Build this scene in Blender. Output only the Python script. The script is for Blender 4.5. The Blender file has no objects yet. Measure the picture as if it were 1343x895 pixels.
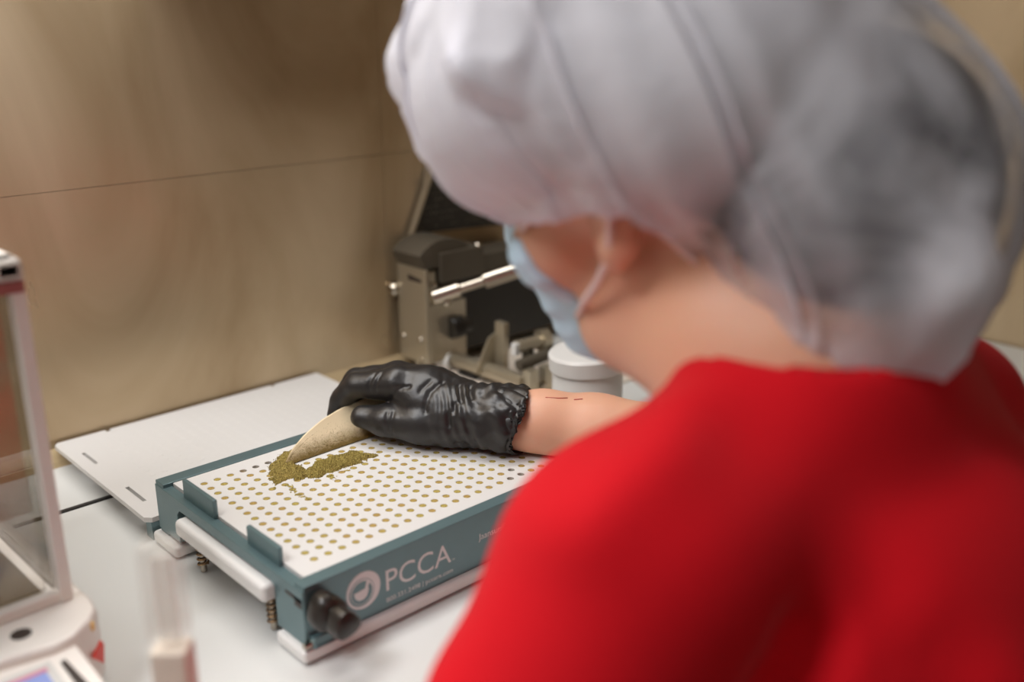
import bpy, bmesh, math, random
import numpy as np
from mathutils import Vector, Matrix, Euler

random.seed(7)
SC = bpy.context.scene
COL = SC.collection
PLATE = 0.808          # height of the capsule plate above the floor; scene is laid out in mm from its front left hole

def V(x, y, z):
    return Vector((x * .001, y * .001, z * .001 + PLATE))

# ------------------------------------------------------------------ camera
cam = bpy.data.cameras.new('camera')
camo = bpy.data.objects.new('camera', cam)
COL.objects.link(camo)
SC.camera = camo
cam.sensor_fit = 'HORIZONTAL'
cam.sensor_width = 36.0
cam.lens = 1322.7 / 1343 * 36.0
_r = Vector((0.73191, -0.68139, -0.00379)); _d = Vector((-0.21205, -0.22249, -0.95159)); _f = Vector((0.64757, 0.69728, -0.30733))
camo.matrix_world = Matrix(((_r.x, -_d.x, -_f.x, 0), (_r.y, -_d.y, -_f.y, 0), (_r.z, -_d.z, -_f.z, 0), (0, 0, 0, 1)))
camo.location = V(-330.8, -565.4, 369.9)
cam.clip_start = 0.02
cam.dof.use_dof = True
cam.dof.focus_distance = 0.86
cam.dof.aperture_fstop = 2.3
cam.dof.aperture_blades = 9

# ------------------------------------------------------------------ world, lights, exposure
SC.view_settings.view_transform = 'Standard'
SC.view_settings.look = 'None'
SC.view_settings.gamma = 1.0
SC.view_settings.use_curve_mapping = False
SC.view_settings.exposure = 0.0
SC.cycles.use_denoising = True
SC.cycles.max_bounces = 10
SC.cycles.transparent_max_bounces = 16
SC.cycles.caustics_reflective = False
SC.cycles.caustics_refractive = False
W = bpy.data.worlds.new('room_air')
SC.world = W
W.use_nodes = True
W.node_tree.nodes['Background'].inputs[0].default_value = (.9, .93, 1, 1)
W.node_tree.nodes['Background'].inputs[1].default_value = 0.05

def area_light(name, loc, sx, sy, power, color, aim=(0, 0, -1)):
    l = bpy.data.lights.new(name, 'AREA')
    l.shape = 'RECTANGLE'; l.size = sx; l.size_y = sy; l.energy = power; l.color = color
    o = bpy.data.objects.new(name, l); COL.objects.link(o)
    o.location = loc
    o.rotation_euler = Vector(aim).to_track_quat('-Z', 'Y').to_euler()
    return o
LAMPS = [  # x, y (m), size x, size y, height, watts, colour  (ceiling panels)
    (-0.10, 0.24, 1.1, 0.26, 1.80, 7.4, (1.0, .985, .965)),
    (-1.10, 0.12, 0.6, 0.6, 2.35, 18.5, (.92, .945, 1.0)),
    (-0.80, -1.60, 0.6, 0.6, 2.35, 2.5, (.96, .98, 1.0)),  # unseen fill panel, added to raise ambient on room-facing sides
]
CEIL = 2.35
for i, (x, y, sx, sy, lz, pw, c) in enumerate(LAMPS):
    area_light('ceiling_lamp_light', (x, y, lz - .045), sx * .94, sy * .94, pw, c)

# ------------------------------------------------------------------ materials
def nodes_of(name):
    m = bpy.data.materials.new(name); m.use_nodes = True
    nt = m.node_tree
    return m, nt, nt.nodes['Principled BSDF']
def srgb(r, g, b):
    f = lambda c: (c / 255 / 12.92) if c / 255 <= .04045 else ((c / 255 + .055) / 1.055) ** 2.4
    return (f(r), f(g), f(b), 1)
def mat(name, col, rough=.5, metal=0., var=.06, scale=30., bump=0., bscale=200., sss=0., spec=.5, trans=0., coat=0., alpha=1., sheen=0.):
    m, nt, b = nodes_of(name)
    N = nt.nodes.new; L = nt.links.new
    tc = N('ShaderNodeTexCoord')
    nz = N('ShaderNodeTexNoise'); nz.inputs['Scale'].default_value = scale; nz.inputs['Detail'].default_value = 4
    L(tc.outputs['Object'], nz.inputs['Vector'])
    mx = N('ShaderNodeMix'); mx.data_type = 'RGBA'
    c = Vector(col[:3])
    mx.inputs[6].default_value = (*(c * (1 - var)), 1); mx.inputs[7].default_value = (*(c * (1 + var)), 1)
    L(nz.outputs['Fac'], mx.inputs[0]); L(mx.outputs[2], b.inputs['Base Color'])
    b.inputs['Roughness'].default_value = rough; b.inputs['Metallic'].default_value = metal
    b.inputs['Specular IOR Level'].default_value = spec
    b.inputs['Transmission Weight'].default_value = trans
    b.inputs['Coat Weight'].default_value = coat
    b.inputs['Sheen Weight'].default_value = sheen
    b.inputs['Alpha'].default_value = alpha
    if sss:
        b.inputs['Subsurface Weight'].default_value = sss
        b.inputs['Subsurface Radius'].default_value = (1, .35, .2)
        b.inputs['Subsurface Scale'].default_value = .006
    if bump:
        n2 = N('ShaderNodeTexNoise'); n2.inputs['Scale'].default_value = bscale; n2.inputs['Detail'].default_value = 5
        L(tc.outputs['Object'], n2.inputs['Vector'])
        bp = N('ShaderNodeBump'); bp.inputs['Strength'].default_value = bump; bp.inputs['Distance'].default_value = .002
        L(n2.outputs['Fac'], bp.inputs['Height']); L(bp.outputs['Normal'], b.inputs['Normal'])
    return m

M = {}
M['white'] = mat('white_plastic', srgb(226, 224, 221), .38, var=.015)
M['plate'] = mat('white_acetal_plate', srgb(217, 214, 211), .42, var=.015, scale=12)
M['bench'] = mat('white_laminate', srgb(216, 216, 213), .32, var=.012, scale=6)
M['rubber'] = mat('black_rubber_joint', srgb(38, 35, 33), .6)
M['teal'] = mat('teal_anodised_aluminium', srgb(106, 130, 134), .36, .5, var=.06, scale=60, bump=.03, bscale=900)
M['print'] = mat('white_print', srgb(226, 224, 224), .6, var=.02)
M['steel'] = mat('brushed_steel', srgb(186, 175, 154), .34, .7, var=.08, scale=20, bump=.03, bscale=500)
M['chrome'] = mat('polished_steel', srgb(186, 177, 164), .24, 1., var=.02)
M['spring'] = mat('brass_spring', srgb(150, 122, 88), .35, .9)
M['darksteel'] = mat('dark_grey_metal', srgb(92, 84, 72), .5, .4)
M['black'] = mat('black_plastic', srgb(38, 34, 30), .32, var=.1)
M['graphite'] = mat('graphite_panel', srgb(44, 40, 33), .5, .1)
M['skin'] = mat('skin', srgb(222, 168, 139), .5, var=.06, scale=18, bump=.06, bscale=400, sss=.25)
M['shirt'] = mat('red_scrub_cotton', srgb(206, 6, 24), .85, var=.05, scale=14, bump=.08, bscale=900, spec=.2, sheen=.05)
M['pants'] = mat('dark_scrub_cotton', srgb(40, 42, 54), .85)
M['glove'] = mat('black_nitrile', srgb(38, 36, 36), .38, var=.12, scale=60, bump=.12, bscale=260, spec=.5)
M['hair'] = mat('dark_brown_hair', srgb(34, 26, 24), .6, var=.25, scale=80, bump=.4, bscale=300)
M['eye'] = mat('eye_white', srgb(232, 228, 224), .1, var=.01)
M['iris'] = mat('brown_iris', srgb(60, 40, 26), .1)
M['mask'] = mat('light_blue_mask_fabric', srgb(196, 222, 240), .85, var=.03, bump=.2, bscale=300)
M['loop'] = mat('elastic_white_loop', srgb(236, 214, 210), .8)
M['scraper'] = mat('cream_plastic_card', srgb(234, 214, 178), .42, var=.03, scale=20)
M['balance'] = mat('warm_white_enamel', srgb(238, 230, 222), .4, var=.01)
M['pan'] = mat('weighing_pan_steel', srgb(150, 136, 114), .3, .8)
M['dark'] = mat('dark_brown_rubber', srgb(52, 42, 38), .5)
M['red'] = mat('red_sticker', srgb(226, 50, 30), .5)
M['orange'] = mat('orange_sticker', srgb(240, 190, 90), .5)
M['lilac'] = mat('pale_blue_display', srgb(146, 160, 214), .25)
M['pinkish'] = mat('rose_display_edge', srgb(206, 130, 150), .4)
M['grey'] = mat('pale_grey_panel', srgb(206, 203, 198), .5)
M['beige'] = mat('beige_plastic', srgb(230, 217, 202), .5, var=.02)
M['floor'] = mat('grey_vinyl_floor', srgb(128, 122, 114), .45, var=.06, scale=8)
M['paint'] = mat('room_wall_paint', srgb(150, 142, 130), .7, var=.03, scale=2)
M['tan'] = mat('tan_sealant', srgb(176, 154, 118), .8, var=.04)
M['ceiling'] = mat('ceiling_paint', srgb(190, 188, 184), .8, var=.02)
M['scratch'] = mat('red_scratch', srgb(176, 60, 52), .6)
M['stool'] = mat('black_vinyl', srgb(40, 40, 42), .5)

def mat_wall():
    m, nt, b = nodes_of('tan_glossy_wall_panel')
    N = nt.nodes.new; L = nt.links.new
    tc = N('ShaderNodeTexCoord')
    mp = N('ShaderNodeMapping'); mp.inputs['Scale'].default_value = (1.0, 1.0, .55); L(tc.outputs['Object'], mp.inputs[0])
    n1 = N('ShaderNodeTexNoise'); n1.inputs['Scale'].default_value = 4.5; n1.inputs['Detail'].default_value = 6; n1.inputs['Distortion'].default_value = 1.2
    L(mp.outputs[0], n1.inputs['Vector'])
    cr = N('ShaderNodeValToRGB'); e = cr.color_ramp.elements
    e[0].position = .3; e[0].color = srgb(164, 139, 104); e[1].position = .72; e[1].color = srgb(216, 195, 163)  # contrast between the tones widened to paint in smeared reflections
    L(n1.outputs['Fac'], cr.inputs[0]); L(cr.outputs[0], b.inputs['Base Color'])
    n2 = N('ShaderNodeTexNoise'); n2.inputs['Scale'].default_value = 9; n2.inputs['Detail'].default_value = 4; n2.inputs['Distortion'].default_value = 2
    L(mp.outputs[0], n2.inputs['Vector'])
    mr = N('ShaderNodeMapRange'); mr.inputs[3].default_value = .22; mr.inputs[4].default_value = .40
    L(n2.outputs['Fac'], mr.inputs[0]); L(mr.outputs[0], b.inputs['Roughness'])
    b.inputs['Metallic'].default_value = .45
    bp = N('ShaderNodeBump'); bp.inputs['Strength'].default_value = .02; bp.inputs['Distance'].default_value = .01
    L(n1.outputs['Fac'], bp.inputs['Height']); L(bp.outputs[0], b.inputs['Normal'])
    return m
M['wall'] = mat_wall()

def mat_powder(k=1.):
    m, nt, b = nodes_of('olive_powder')
    N = nt.nodes.new; L = nt.links.new
    tc = N('ShaderNodeTexCoord')
    n1 = N('ShaderNodeTexNoise'); n1.inputs['Scale'].default_value = 900; n1.inputs['Detail'].default_value = 3
    L(tc.outputs['Object'], n1.inputs['Vector'])
    oi = N('ShaderNodeObjectInfo')
    cr = N('ShaderNodeValToRGB'); e = cr.color_ramp.elements
    e[0].position = .32; e[0].color = srgb(112 * k, 92 * k, 34 * k); e[1].position = .68; e[1].color = srgb(204 * k, 180 * k, 98 * k)
    L(n1.outputs['Fac'], cr.inputs[0])
    hs = N('ShaderNodeHueSaturation'); mr = N('ShaderNodeMapRange'); mr.inputs[3].default_value = .485; mr.inputs[4].default_value = .51
    L(oi.outputs['Random'], mr.inputs[0]); L(mr.outputs[0], hs.inputs['Hue']); L(cr.outputs[0], hs.inputs['Color'])
    L(hs.outputs[0], b.inputs['Base Color'])
    b.inputs['Roughness'].default_value = .95
    bp = N('ShaderNodeBump'); bp.inputs['Strength'].default_value = .6; bp.inputs['Distance'].default_value = .0006
    L(n1.outputs['Fac'], bp.inputs['Height']); L(bp.outputs[0], b.inputs['Normal'])
    return m
M['powder'] = mat_powder(); M['heap'] = mat_powder(.84)  # heap copy is darkened for the shade between its grains

def mat_glass(name, tint, refl=.12, rough=.03):
    m = bpy.data.materials.new(name); m.use_nodes = True
    nt = m.node_tree; nt.nodes.clear(); N = nt.nodes.new; L = nt.links.new
    out = N('ShaderNodeOutputMaterial'); tr = N('ShaderNodeBsdfTransparent'); gl = N('ShaderNodeBsdfGlossy'); mx = N('ShaderNodeMixShader')
    lw = N('ShaderNodeLayerWeight'); lw.inputs[0].default_value = .25
    tr.inputs[0].default_value = tint; gl.inputs['Roughness'].default_value = rough
    ma = N('ShaderNodeMath'); ma.operation = 'MULTIPLY_ADD'; ma.inputs[1].default_value = .7; ma.inputs[2].default_value = refl
    L(lw.outputs['Fresnel'], ma.inputs[0]); L(ma.outputs[0], mx.inputs[0])
    L(tr.outputs[0], mx.inputs[1]); L(gl.outputs[0], mx.inputs[2]); L(mx.outputs[0], out.inputs[0])
    return m
M['glass'] = mat_glass('clear_glass', (.93, .92, .9, 1), .06)

def mat_film(name, col, opac, rough=.35):
    m = bpy.data.materials.new(name); m.use_nodes = True
    nt = m.node_tree; nt.nodes.clear(); N = nt.nodes.new; L = nt.links.new
    out = N('ShaderNodeOutputMaterial'); tr = N('ShaderNodeBsdfTransparent'); pb = N('ShaderNodeBsdfPrincipled'); mx = N('ShaderNodeMixShader')
    nz = N('ShaderNodeTexNoise'); nz.inputs['Scale'].default_value = 40
    pb.inputs['Base Color'].default_value = col; pb.inputs['Roughness'].default_value = rough
    mr = N('ShaderNodeMapRange'); mr.inputs[3].default_value = opac * .9; mr.inputs[4].default_value = opac * 1.1
    L(nz.outputs[0], mr.inputs[0]); L(mr.outputs[0], mx.inputs[0])
    L(tr.outputs[0], mx.inputs[1]); L(pb.outputs[0], mx.inputs[2]); L(mx.outputs[0], out.inputs[0])
    return m
M['acrylic'] = mat_film('clear_acrylic', srgb(236, 229, 218), .16)
M['strip'] = mat_film('milky_strip', srgb(242, 236, 228), .36)
M['gelatin'] = mat_film('clear_gelatin', srgb(222, 212, 196), .3, .2)

def mat_net():
    m = bpy.data.materials.new('white_nonwoven_net'); m.use_nodes = True
    nt = m.node_tree; nt.nodes.clear(); N = nt.nodes.new; L = nt.links.new
    out = N('ShaderNodeOutputMaterial')
    tc = N('ShaderNodeTexCoord')
    tr = N('ShaderNodeBsdfTransparent'); df = N('ShaderNodeBsdfDiffuse'); tl = N('ShaderNodeBsdfTranslucent')
    for s in (df, tl): s.inputs['Color'].default_value = (.91, .9, .96, 1)
    m1 = N('ShaderNodeMixShader'); m1.inputs[0].default_value = .35
    L(df.outputs[0], m1.inputs[1]); L(tl.outputs[0], m1.inputs[2])
    n1 = N('ShaderNodeTexNoise'); n1.inputs['Scale'].default_value = 14; n1.inputs['Detail'].default_value = 4; n1.inputs['Distortion'].default_value = 1.0
    L(tc.outputs['Object'], n1.inputs['Vector'])
    aa = N('ShaderNodeAttribute'); aa.attribute_name = 'cling'
    dn = N('ShaderNodeMapRange'); dn.inputs[1].default_value = .38; dn.inputs[2].default_value = .62; dn.inputs[3].default_value = .82; dn.inputs[4].default_value = .2
    L(n1.outputs['Fac'], dn.inputs[0])
    ml = N('ShaderNodeMath'); ml.operation = 'MULTIPLY'; L(aa.outputs['Fac'], ml.inputs[0]); L(dn.outputs[0], ml.inputs[1])
    sb = N('ShaderNodeMath'); sb.operation = 'SUBTRACT'; sb.inputs[0].default_value = .96; L(ml.outputs[0], sb.inputs[1])
    m2 = N('ShaderNodeMixShader'); L(sb.outputs[0], m2.inputs[0]); L(tr.outputs[0], m2.inputs[1]); L(m1.outputs[0], m2.inputs[2])
    n2 = N('ShaderNodeTexNoise'); n2.inputs['Scale'].default_value = 60; n2.inputs['Detail'].default_value = 5
    L(tc.outputs['Object'], n2.inputs['Vector'])
    bp = N('ShaderNodeBump'); bp.inputs['Strength'].default_value = .35; bp.inputs['Distance'].default_value = .004
    L(n2.outputs['Fac'], bp.inputs['Height']); L(bp.outputs[0], df.inputs['Normal'])
    L(m2.outputs[0], out.inputs[0])
    return m
M['net'] = mat_net()

def mat_dots():   # graphite sheet with rows of fine pinholes
    m, nt, b = nodes_of('perforated_graphite')
    N = nt.nodes.new; L = nt.links.new
    tc = N('ShaderNodeTexCoord'); vo = N('ShaderNodeTexVoronoi'); vo.inputs['Scale'].default_value = 120; vo.inputs['Randomness'].default_value = .15
    L(tc.outputs['Object'], vo.inputs['Vector'])
    cr = N('ShaderNodeValToRGB'); e = cr.color_ramp.elements
    e[0].position = .12; e[0].color = srgb(120, 112, 98); e[1].position = .2; e[1].color = srgb(38, 35, 30)
    L(vo.outputs['Distance'], cr.inputs[0]); L(cr.outputs[0], b.inputs['Base Color']); b.inputs['Roughness'].default_value = .45
    return m
M['perforated'] = mat_dots()

def mat_lamp():
    m = bpy.data.materials.new('lamp_diffuser'); m.use_nodes = True
    b = m.node_tree.nodes['Principled BSDF']
    b.inputs['Emission Color'].default_value = (1, .97, .93, 1); b.inputs['Emission Strength'].default_value = 3.0
    nz = m.node_tree.nodes.new('ShaderNodeTexNoise'); m.node_tree.links.new(nz.outputs[0], b.inputs['Roughness'])
    return m
M['lamp'] = mat_lamp()

# ------------------------------------------------------------------ object helpers
BASE = {}
class MB:
    def __init__(s): s.v = []; s.f = []; s.mi = []; s.cur = 0
    def add(s, vs, fs):
        n = len(s.v); s.v += [tuple(p) for p in vs]
        for f in fs: s.f.append(tuple(i + n for i in f)); s.mi.append(s.cur)
        return s
    def box(s, x0, x1, y0, y1, z0, z1):
        vs = [(x, y, z) for z in (z0, z1) for y in (y0, y1) for x in (x0, x1)]
        return s.add(vs, [(0, 2, 3, 1), (4, 5, 7, 6), (0, 1, 5, 4), (2, 6, 7, 3), (0, 4, 6, 2), (1, 3, 7, 5)])
    def rbox(s, c, half, ang):   # box turned about z by ang
        ca, sa = math.cos(ang), math.sin(ang); vs = []
        for z in (-1, 1):
            for y in (-1, 1):
                for x in (-1, 1):
                    a, b = x * half[0], y * half[1]
                    vs.append((c[0] + a * ca - b * sa, c[1] + a * sa + b * ca, c[2] + z * half[2]))
        return s.add(vs, [(0, 2, 3, 1), (4, 5, 7, 6), (0, 1, 5, 4), (2, 6, 7, 3), (0, 4, 6, 2), (1, 3, 7, 5)])
    def lathe(s, o, ax, prof, n=24, lobes=0, lamp=0.):
        """prof: list of (radius, distance along axis)"""
        o = Vector(o); ax = Vector(ax).normalized(); u = ax.orthogonal().normalized(); w = ax.cross(u)
        vs = []; fs = []
        for r, h in prof:
            for k in range(n):
                t = 2 * math.pi * k / n; rr = r * (1 + lamp * math.cos(lobes * t)) if lobes else r
                vs.append(o + ax * h + (u * math.cos(t) + w * math.sin(t)) * rr)
        for a in range(len(prof) - 1):
            for k in range(n):
                k2 = (k + 1) % n
                fs.append((a * n + k, a * n + k2, (a + 1) * n + k2, (a + 1) * n + k))
        fs.append(tuple(range(n - 1, -1, -1))); fs.append(tuple((len(prof) - 1) * n + k for k in range(n)))
        return s.add(vs, fs)
    def cyl(s, p, q, r, r2=None, n=20):
        p, q = Vector(p), Vector(q); d = q - p
        return s.lathe(p, d, [(r, 0), (r if r2 is None else r2, d.length)], n)
    def tube(s, pts, r, n=8):
        pts = [Vector(p) for p in pts]; vs = []; fs = []; u = None
        for i, p in enumerate(pts):
            t = (pts[min(i + 1, len(pts) - 1)] - pts[max(i - 1, 0)]).normalized()
            u = (t.orthogonal() if u is None else (u - t * u.dot(t))).normalized(); w = t.cross(u)
            rr = r[i] if isinstance(r, (list, tuple)) else r
            for k in range(n):
                a = 2 * math.pi * k / n; vs.append(p + (u * math.cos(a) + w * math.sin(a)) * rr)
        for i in range(len(pts) - 1):
            for k in range(n):
                k2 = (k + 1) % n; fs.append((i * n + k, i * n + k2, (i + 1) * n + k2, (i + 1) * n + k))
        fs.append(tuple(range(n - 1, -1, -1))); fs.append(tuple((len(pts) - 1) * n + k for k in range(n)))
        return s.add(vs, fs)
    def prism(s, poly, z0, z1, plane='xy'):
        n = len(poly)
        def P(a, b, c): return {'xy': (a, b, c), 'yz': (c, a, b), 'xz': (a, c, b)}[plane]
        vs = [P(a, b, z0) for a, b in poly] + [P(a, b, z1) for a, b in poly]
        fs = [tuple(range(n - 1, -1, -1)), tuple(range(n, 2 * n))] + [(i, (i + 1) % n, n + (i + 1) % n, n + i) for i in range(n)]
        return s.add(vs, fs)

def root_base(o):
    while o.parent is not None: o = o.parent
    return BASE[o.name]
def tag(o, label=None, cat=None, group=None, kind=None):
    for k, v in (('label', label), ('category', cat), ('group', group), ('kind', kind)):
        if v: o[k] = v
    return o
def thing(name, label, cat, base, group=None):
    o = bpy.data.objects.new(name, None); COL.objects.link(o)
    o.empty_display_size = .02; o.location = V(*base); BASE[o.name] = Vector(base)
    return tag(o, label, cat, group)
def part(name, mb, m, parent=None, base=(0, 0, 0), bevel=0., smooth=False, label=None, segs=2, sub=0):
    """link an MB (or verts, faces) given in mm; under a parent it is kept relative to its thing's base"""
    b = root_base(parent) if parent is not None else Vector(base)
    vs, fs = (mb.v, mb.f) if isinstance(mb, MB) else mb
    me = bpy.data.meshes.new(name)
    A = (np.asarray(vs, dtype=np.float64) - np.array(b)) * .001
    me.from_pydata(A.tolist(), [], fs if isinstance(fs, list) else fs.tolist())
    ms = m if isinstance(m, (list, tuple)) else [m]
    for x in ms: me.materials.append(x)
    if isinstance(mb, MB) and len(ms) > 1: me.polygons.foreach_set('material_index', mb.mi)
    bm = bmesh.new(); bm.from_mesh(me); bmesh.ops.recalc_face_normals(bm, faces=bm.faces); bm.to_mesh(me); bm.free()
    if smooth: me.polygons.foreach_set('use_smooth', [True] * len(me.polygons))
    o = bpy.data.objects.new(name, me); COL.objects.link(o)
    if parent is not None: o.parent = parent
    else: o.location = V(*b); BASE[o.name] = b
    if bevel:
        md = o.modifiers.new('bevel', 'BEVEL'); md.width = bevel * .001; md.segments = segs; md.limit_method = 'ANGLE'; md.angle_limit = math.radians(40)
        if smooth is False: me.polygons.foreach_set('use_smooth', [True] * len(me.polygons)); md.harden_normals = True
    if sub:
        md = o.modifiers.new('subdiv', 'SUBSURF'); md.levels = sub; md.render_levels = sub
    if smooth == 'auto':
        md = o.modifiers.new('split', 'EDGE_SPLIT'); md.split_angle = math.radians(35)
    if label: o['label'] = label
    return o
def struct(name, mb, m, bevel=0., smooth=False):
    o = part(name, mb, m, bevel=bevel, smooth=smooth); o['kind'] = 'structure'; return o
def text_part(name, body, x0, x1, zb, zt, y, m, parent, shear=0.):
    """lettering on a plane facing -y: fitted to x0..x1 and baseline..cap height"""
    cu = bpy.data.curves.new(name, 'FONT'); cu.body = body; cu.extrude = .0; cu.resolution_u = 4
    t = bpy.data.objects.new(name, cu); COL.objects.link(t)
    bpy.context.view_layer.update()
    me = bpy.data.meshes.new_from_object(t.evaluated_get(bpy.context.evaluated_depsgraph_get()))
    bpy.data.objects.remove(t); bpy.data.curves.remove(cu)
    co = np.zeros(len(me.vertices) * 3); me.vertices.foreach_get('co', co); co = co.reshape(-1, 3)
    b = root_base(parent); lo, hi = co[:, 0].min(), co[:, 0].max(); top = 0.729
    X = x0 + (co[:, 0] - lo) / (hi - lo) * (x1 - x0); Z = zb + co[:, 1] / top * (zt - zb)
    A = np.stack([X, np.full_like(X, y), Z], 1); A = (A - np.array(b)) * .001
    me.vertices.foreach_set('co', A.ravel()); me.materials.clear(); me.materials.append(m); me.update()
    o = bpy.data.objects.new(name, me); COL.objects.link(o); o.parent = parent
    return o

# ------------------------------------------------------------------ distance-field modelling (bodies, glove, cloth)
def nrm(v): v = np.asarray(v, float); return v / np.linalg.norm(v)
class SDF:
    def __init__(s, lo, hi, h):
        s.lo = np.array(lo, float); s.h = h; s.n = np.ceil((np.array(hi, float) - s.lo) / h).astype(int) + 1
        s.d = np.full(s.n, 60., np.float32)
    def win(s, lo, hi, pad):
        a = np.clip(np.floor((np.array(lo) - pad - s.lo) / s.h).astype(int), 0, s.n)
        b = np.clip(np.ceil((np.array(hi) + pad - s.lo) / s.h).astype(int) + 1, 0, s.n)
        g = [(s.lo[i] + s.h * np.arange(a[i], b[i])).astype(np.float32) for i in range(3)]
        return (slice(a[0], b[0]), slice(a[1], b[1]), slice(a[2], b[2])), g[0][:, None, None], g[1][None, :, None], g[2][None, None, :]
    def put(s, w, nd, k, op):
        d = s.d[w]
        if not d.size: return
        if op == 'add':
            if k > 0:
                t = np.clip(.5 + .5 * (nd - d) / k, 0, 1); s.d[w] = nd * (1 - t) + d * t - k * t * (1 - t)
            else: s.d[w] = np.minimum(d, nd)
        elif op == 'sub':
            nd = -nd
            t = np.clip(.5 - .5 * (nd - d) / max(k, 1e-3), 0, 1); s.d[w] = nd * (1 - t) + d * t + k * t * (1 - t)
    def cap(s, p, q, r1, r2=None, k=10., op='add'):
        p, q = np.array(p, float), np.array(q, float); r2 = r1 if r2 is None else r2; R = max(r1, r2)
        w, X, Y, Z = s.win(np.minimum(p, q) - R, np.maximum(p, q) + R, 30 + k)
        v = q - p; L = max(v @ v, 1e-6)
        t = np.clip(((X - p[0]) * v[0] + (Y - p[1]) * v[1] + (Z - p[2]) * v[2]) / L, 0, 1)
        d = np.sqrt((X - p[0] - t * v[0]) ** 2 + (Y - p[1] - t * v[1]) ** 2 + (Z - p[2] - t * v[2]) ** 2) - (r1 + (r2 - r1) * t)
        s.put(w, d, k, op); return s
    def chain(s, pts, rs, k=8., op='add'):
        for i in range(len(pts) - 1): s.cap(pts[i], pts[i + 1], rs[i], rs[i + 1], k, op)
        return s
    def ell(s, c, r, ax=None, k=10., op='add'):
        c = np.array(c, float); r = np.array(r, float); A = np.eye(3) if ax is None else np.array(ax, float); R = r.max()
        w, X, Y, Z = s.win(c - R, c + R, 30 + k)
        q = [((X - c[0]) * A[i, 0] + (Y - c[1]) * A[i, 1] + (Z - c[2]) * A[i, 2]) for i in range(3)]
        k0 = np.sqrt(sum((q[i] / r[i]) ** 2 for i in range(3))); k1 = np.sqrt(sum((q[i] / r[i] ** 2) ** 2 for i in range(3))) + 1e-9
        s.put(w, (k0 * (k0 - 1) / k1).astype(np.float32), k, op); return s
    def cut(s, p, n, k=2.):      # keep the side n points away from
        n = nrm(n); w, X, Y, Z = s.win(s.lo, s.lo + s.h * s.n, 0)
        d = (X - p[0]) * n[0] + (Y - p[1]) * n[1] + (Z - p[2]) * n[2]
        s.put(w, -d.astype(np.float32), k, 'sub'); return s
    def mesh(s):
        """surface nets"""
        d = s.d; ins = d < 0; nx, ny, nz = d.shape
        acc = np.zeros((nx - 1, ny - 1, nz - 1, 3), np.float32); cnt = np.zeros((nx - 1, ny - 1, nz - 1), np.float32)
        sl = lambda o, m: slice(o, m - 1 + o)
        for axis in range(3):
            o1, o2 = [a for a in range(3) if a != axis]
            for a in (0, 1):
                for b in (0, 1):
                    off = [0, 0, 0]; off[o1] = a; off[o2] = b; off2 = list(off); off2[axis] = 1
                    A = d[sl(off[0], nx), sl(off[1], ny), sl(off[2], nz)]; B = d[sl(off2[0], nx), sl(off2[1], ny), sl(off2[2], nz)]
                    mk = (A < 0) != (B < 0)
                    i, j, k = np.nonzero(mk); av, bv = A[i, j, k], B[i, j, k]; t = av / (av - bv)
                    P = np.zeros((len(i), 3), np.float32); P[:, o1] = a; P[:, o2] = b; P[:, axis] = t
                    acc[i, j, k] += P; cnt[i, j, k] += 1
        act = cnt > 0; idx = np.full(cnt.shape, -1, np.int64); idx[act] = np.arange(act.sum())
        I = np.stack(np.nonzero(act), 1); P = (acc[act] / cnt[act][:, None] + I) * s.h + s.lo
        F = []
        for axis in range(3):
            o1, o2 = [(1, 2), (2, 0), (0, 1)][axis]
            A = ins; sA = [slice(None)] * 3; sB = [slice(None)] * 3; sA[axis] = slice(0, -1); sB[axis] = slice(1, None)
            E = A[tuple(sA)] != A[tuple(sB)]
            E[tuple([slice(None) if a == axis else 0 for a in range(3)])] = False
            for o in (o1, o2):
                z = [slice(None)] * 3; z[o] = 0; E[tuple(z)] = False; z[o] = -1; E[tuple(z)] = False
            e = np.stack(np.nonzero(E), 1)
            def g(da, db):
                q = e.copy(); q[:, o1] += da; q[:, o2] += db; return idx[q[:, 0], q[:, 1], q[:, 2]]
            f = np.stack([g(-1, -1), g(0, -1), g(0, 0), g(-1, 0)], 1)
            fl = ins[tuple(sA)][tuple(e.T)]; f[~fl] = f[~fl][:, ::-1]
            F.append(f)
        F = np.concatenate(F); F = F[(F >= 0).all(1)]
        return P.astype(float), F
def relax(P, F, it=2, w=.5):
    E = np.concatenate([F[:, [0, 1]], F[:, [1, 2]], F[:, [2, 3]], F[:, [3, 0]]]); E = np.concatenate([E, E[:, ::-1]])
    n = len(P); cn = np.bincount(E[:, 0], minlength=n).astype(float)[:, None] + 1e-9
    for _ in range(it):
        A = np.stack([np.bincount(E[:, 0], weights=P[E[:, 1], i], minlength=n) for i in range(3)], 1) / cn
        P = P * (1 - w) + A * w
    return P
def normals(P, F):
    N = np.cross(P[F[:, 2]] - P[F[:, 0]], P[F[:, 3]] - P[F[:, 1]]); V_ = np.zeros_like(P)
    for k in range(4):
        for i in range(3): V_[:, i] += np.bincount(F[:, k], weights=N[:, i], minlength=len(P))
    return V_ / (np.linalg.norm(V_, axis=1)[:, None] + 1e-9)
def seg_dist(P, pts):
    pts = [np.array(p, float) for p in pts]; D = np.full(len(P), 1e9)
    for a, b in zip(pts[:-1], pts[1:]):
        v = b - a; t = np.clip(((P - a) @ v) / (v @ v), 0, 1); D = np.minimum(D, np.linalg.norm(P - a - t[:, None] * v, axis=1))
    return D
_rs = np.random.RandomState(3)
_K = _rs.normal(size=(24, 3)); _PH = _rs.uniform(0, 6.28, 24)
def wob(P, scale):     # cheap smooth noise, about -1..1
    return sum(np.sin((P / scale) @ _K[i] + _PH[i]) for i in range(24)) / 4.2
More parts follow.
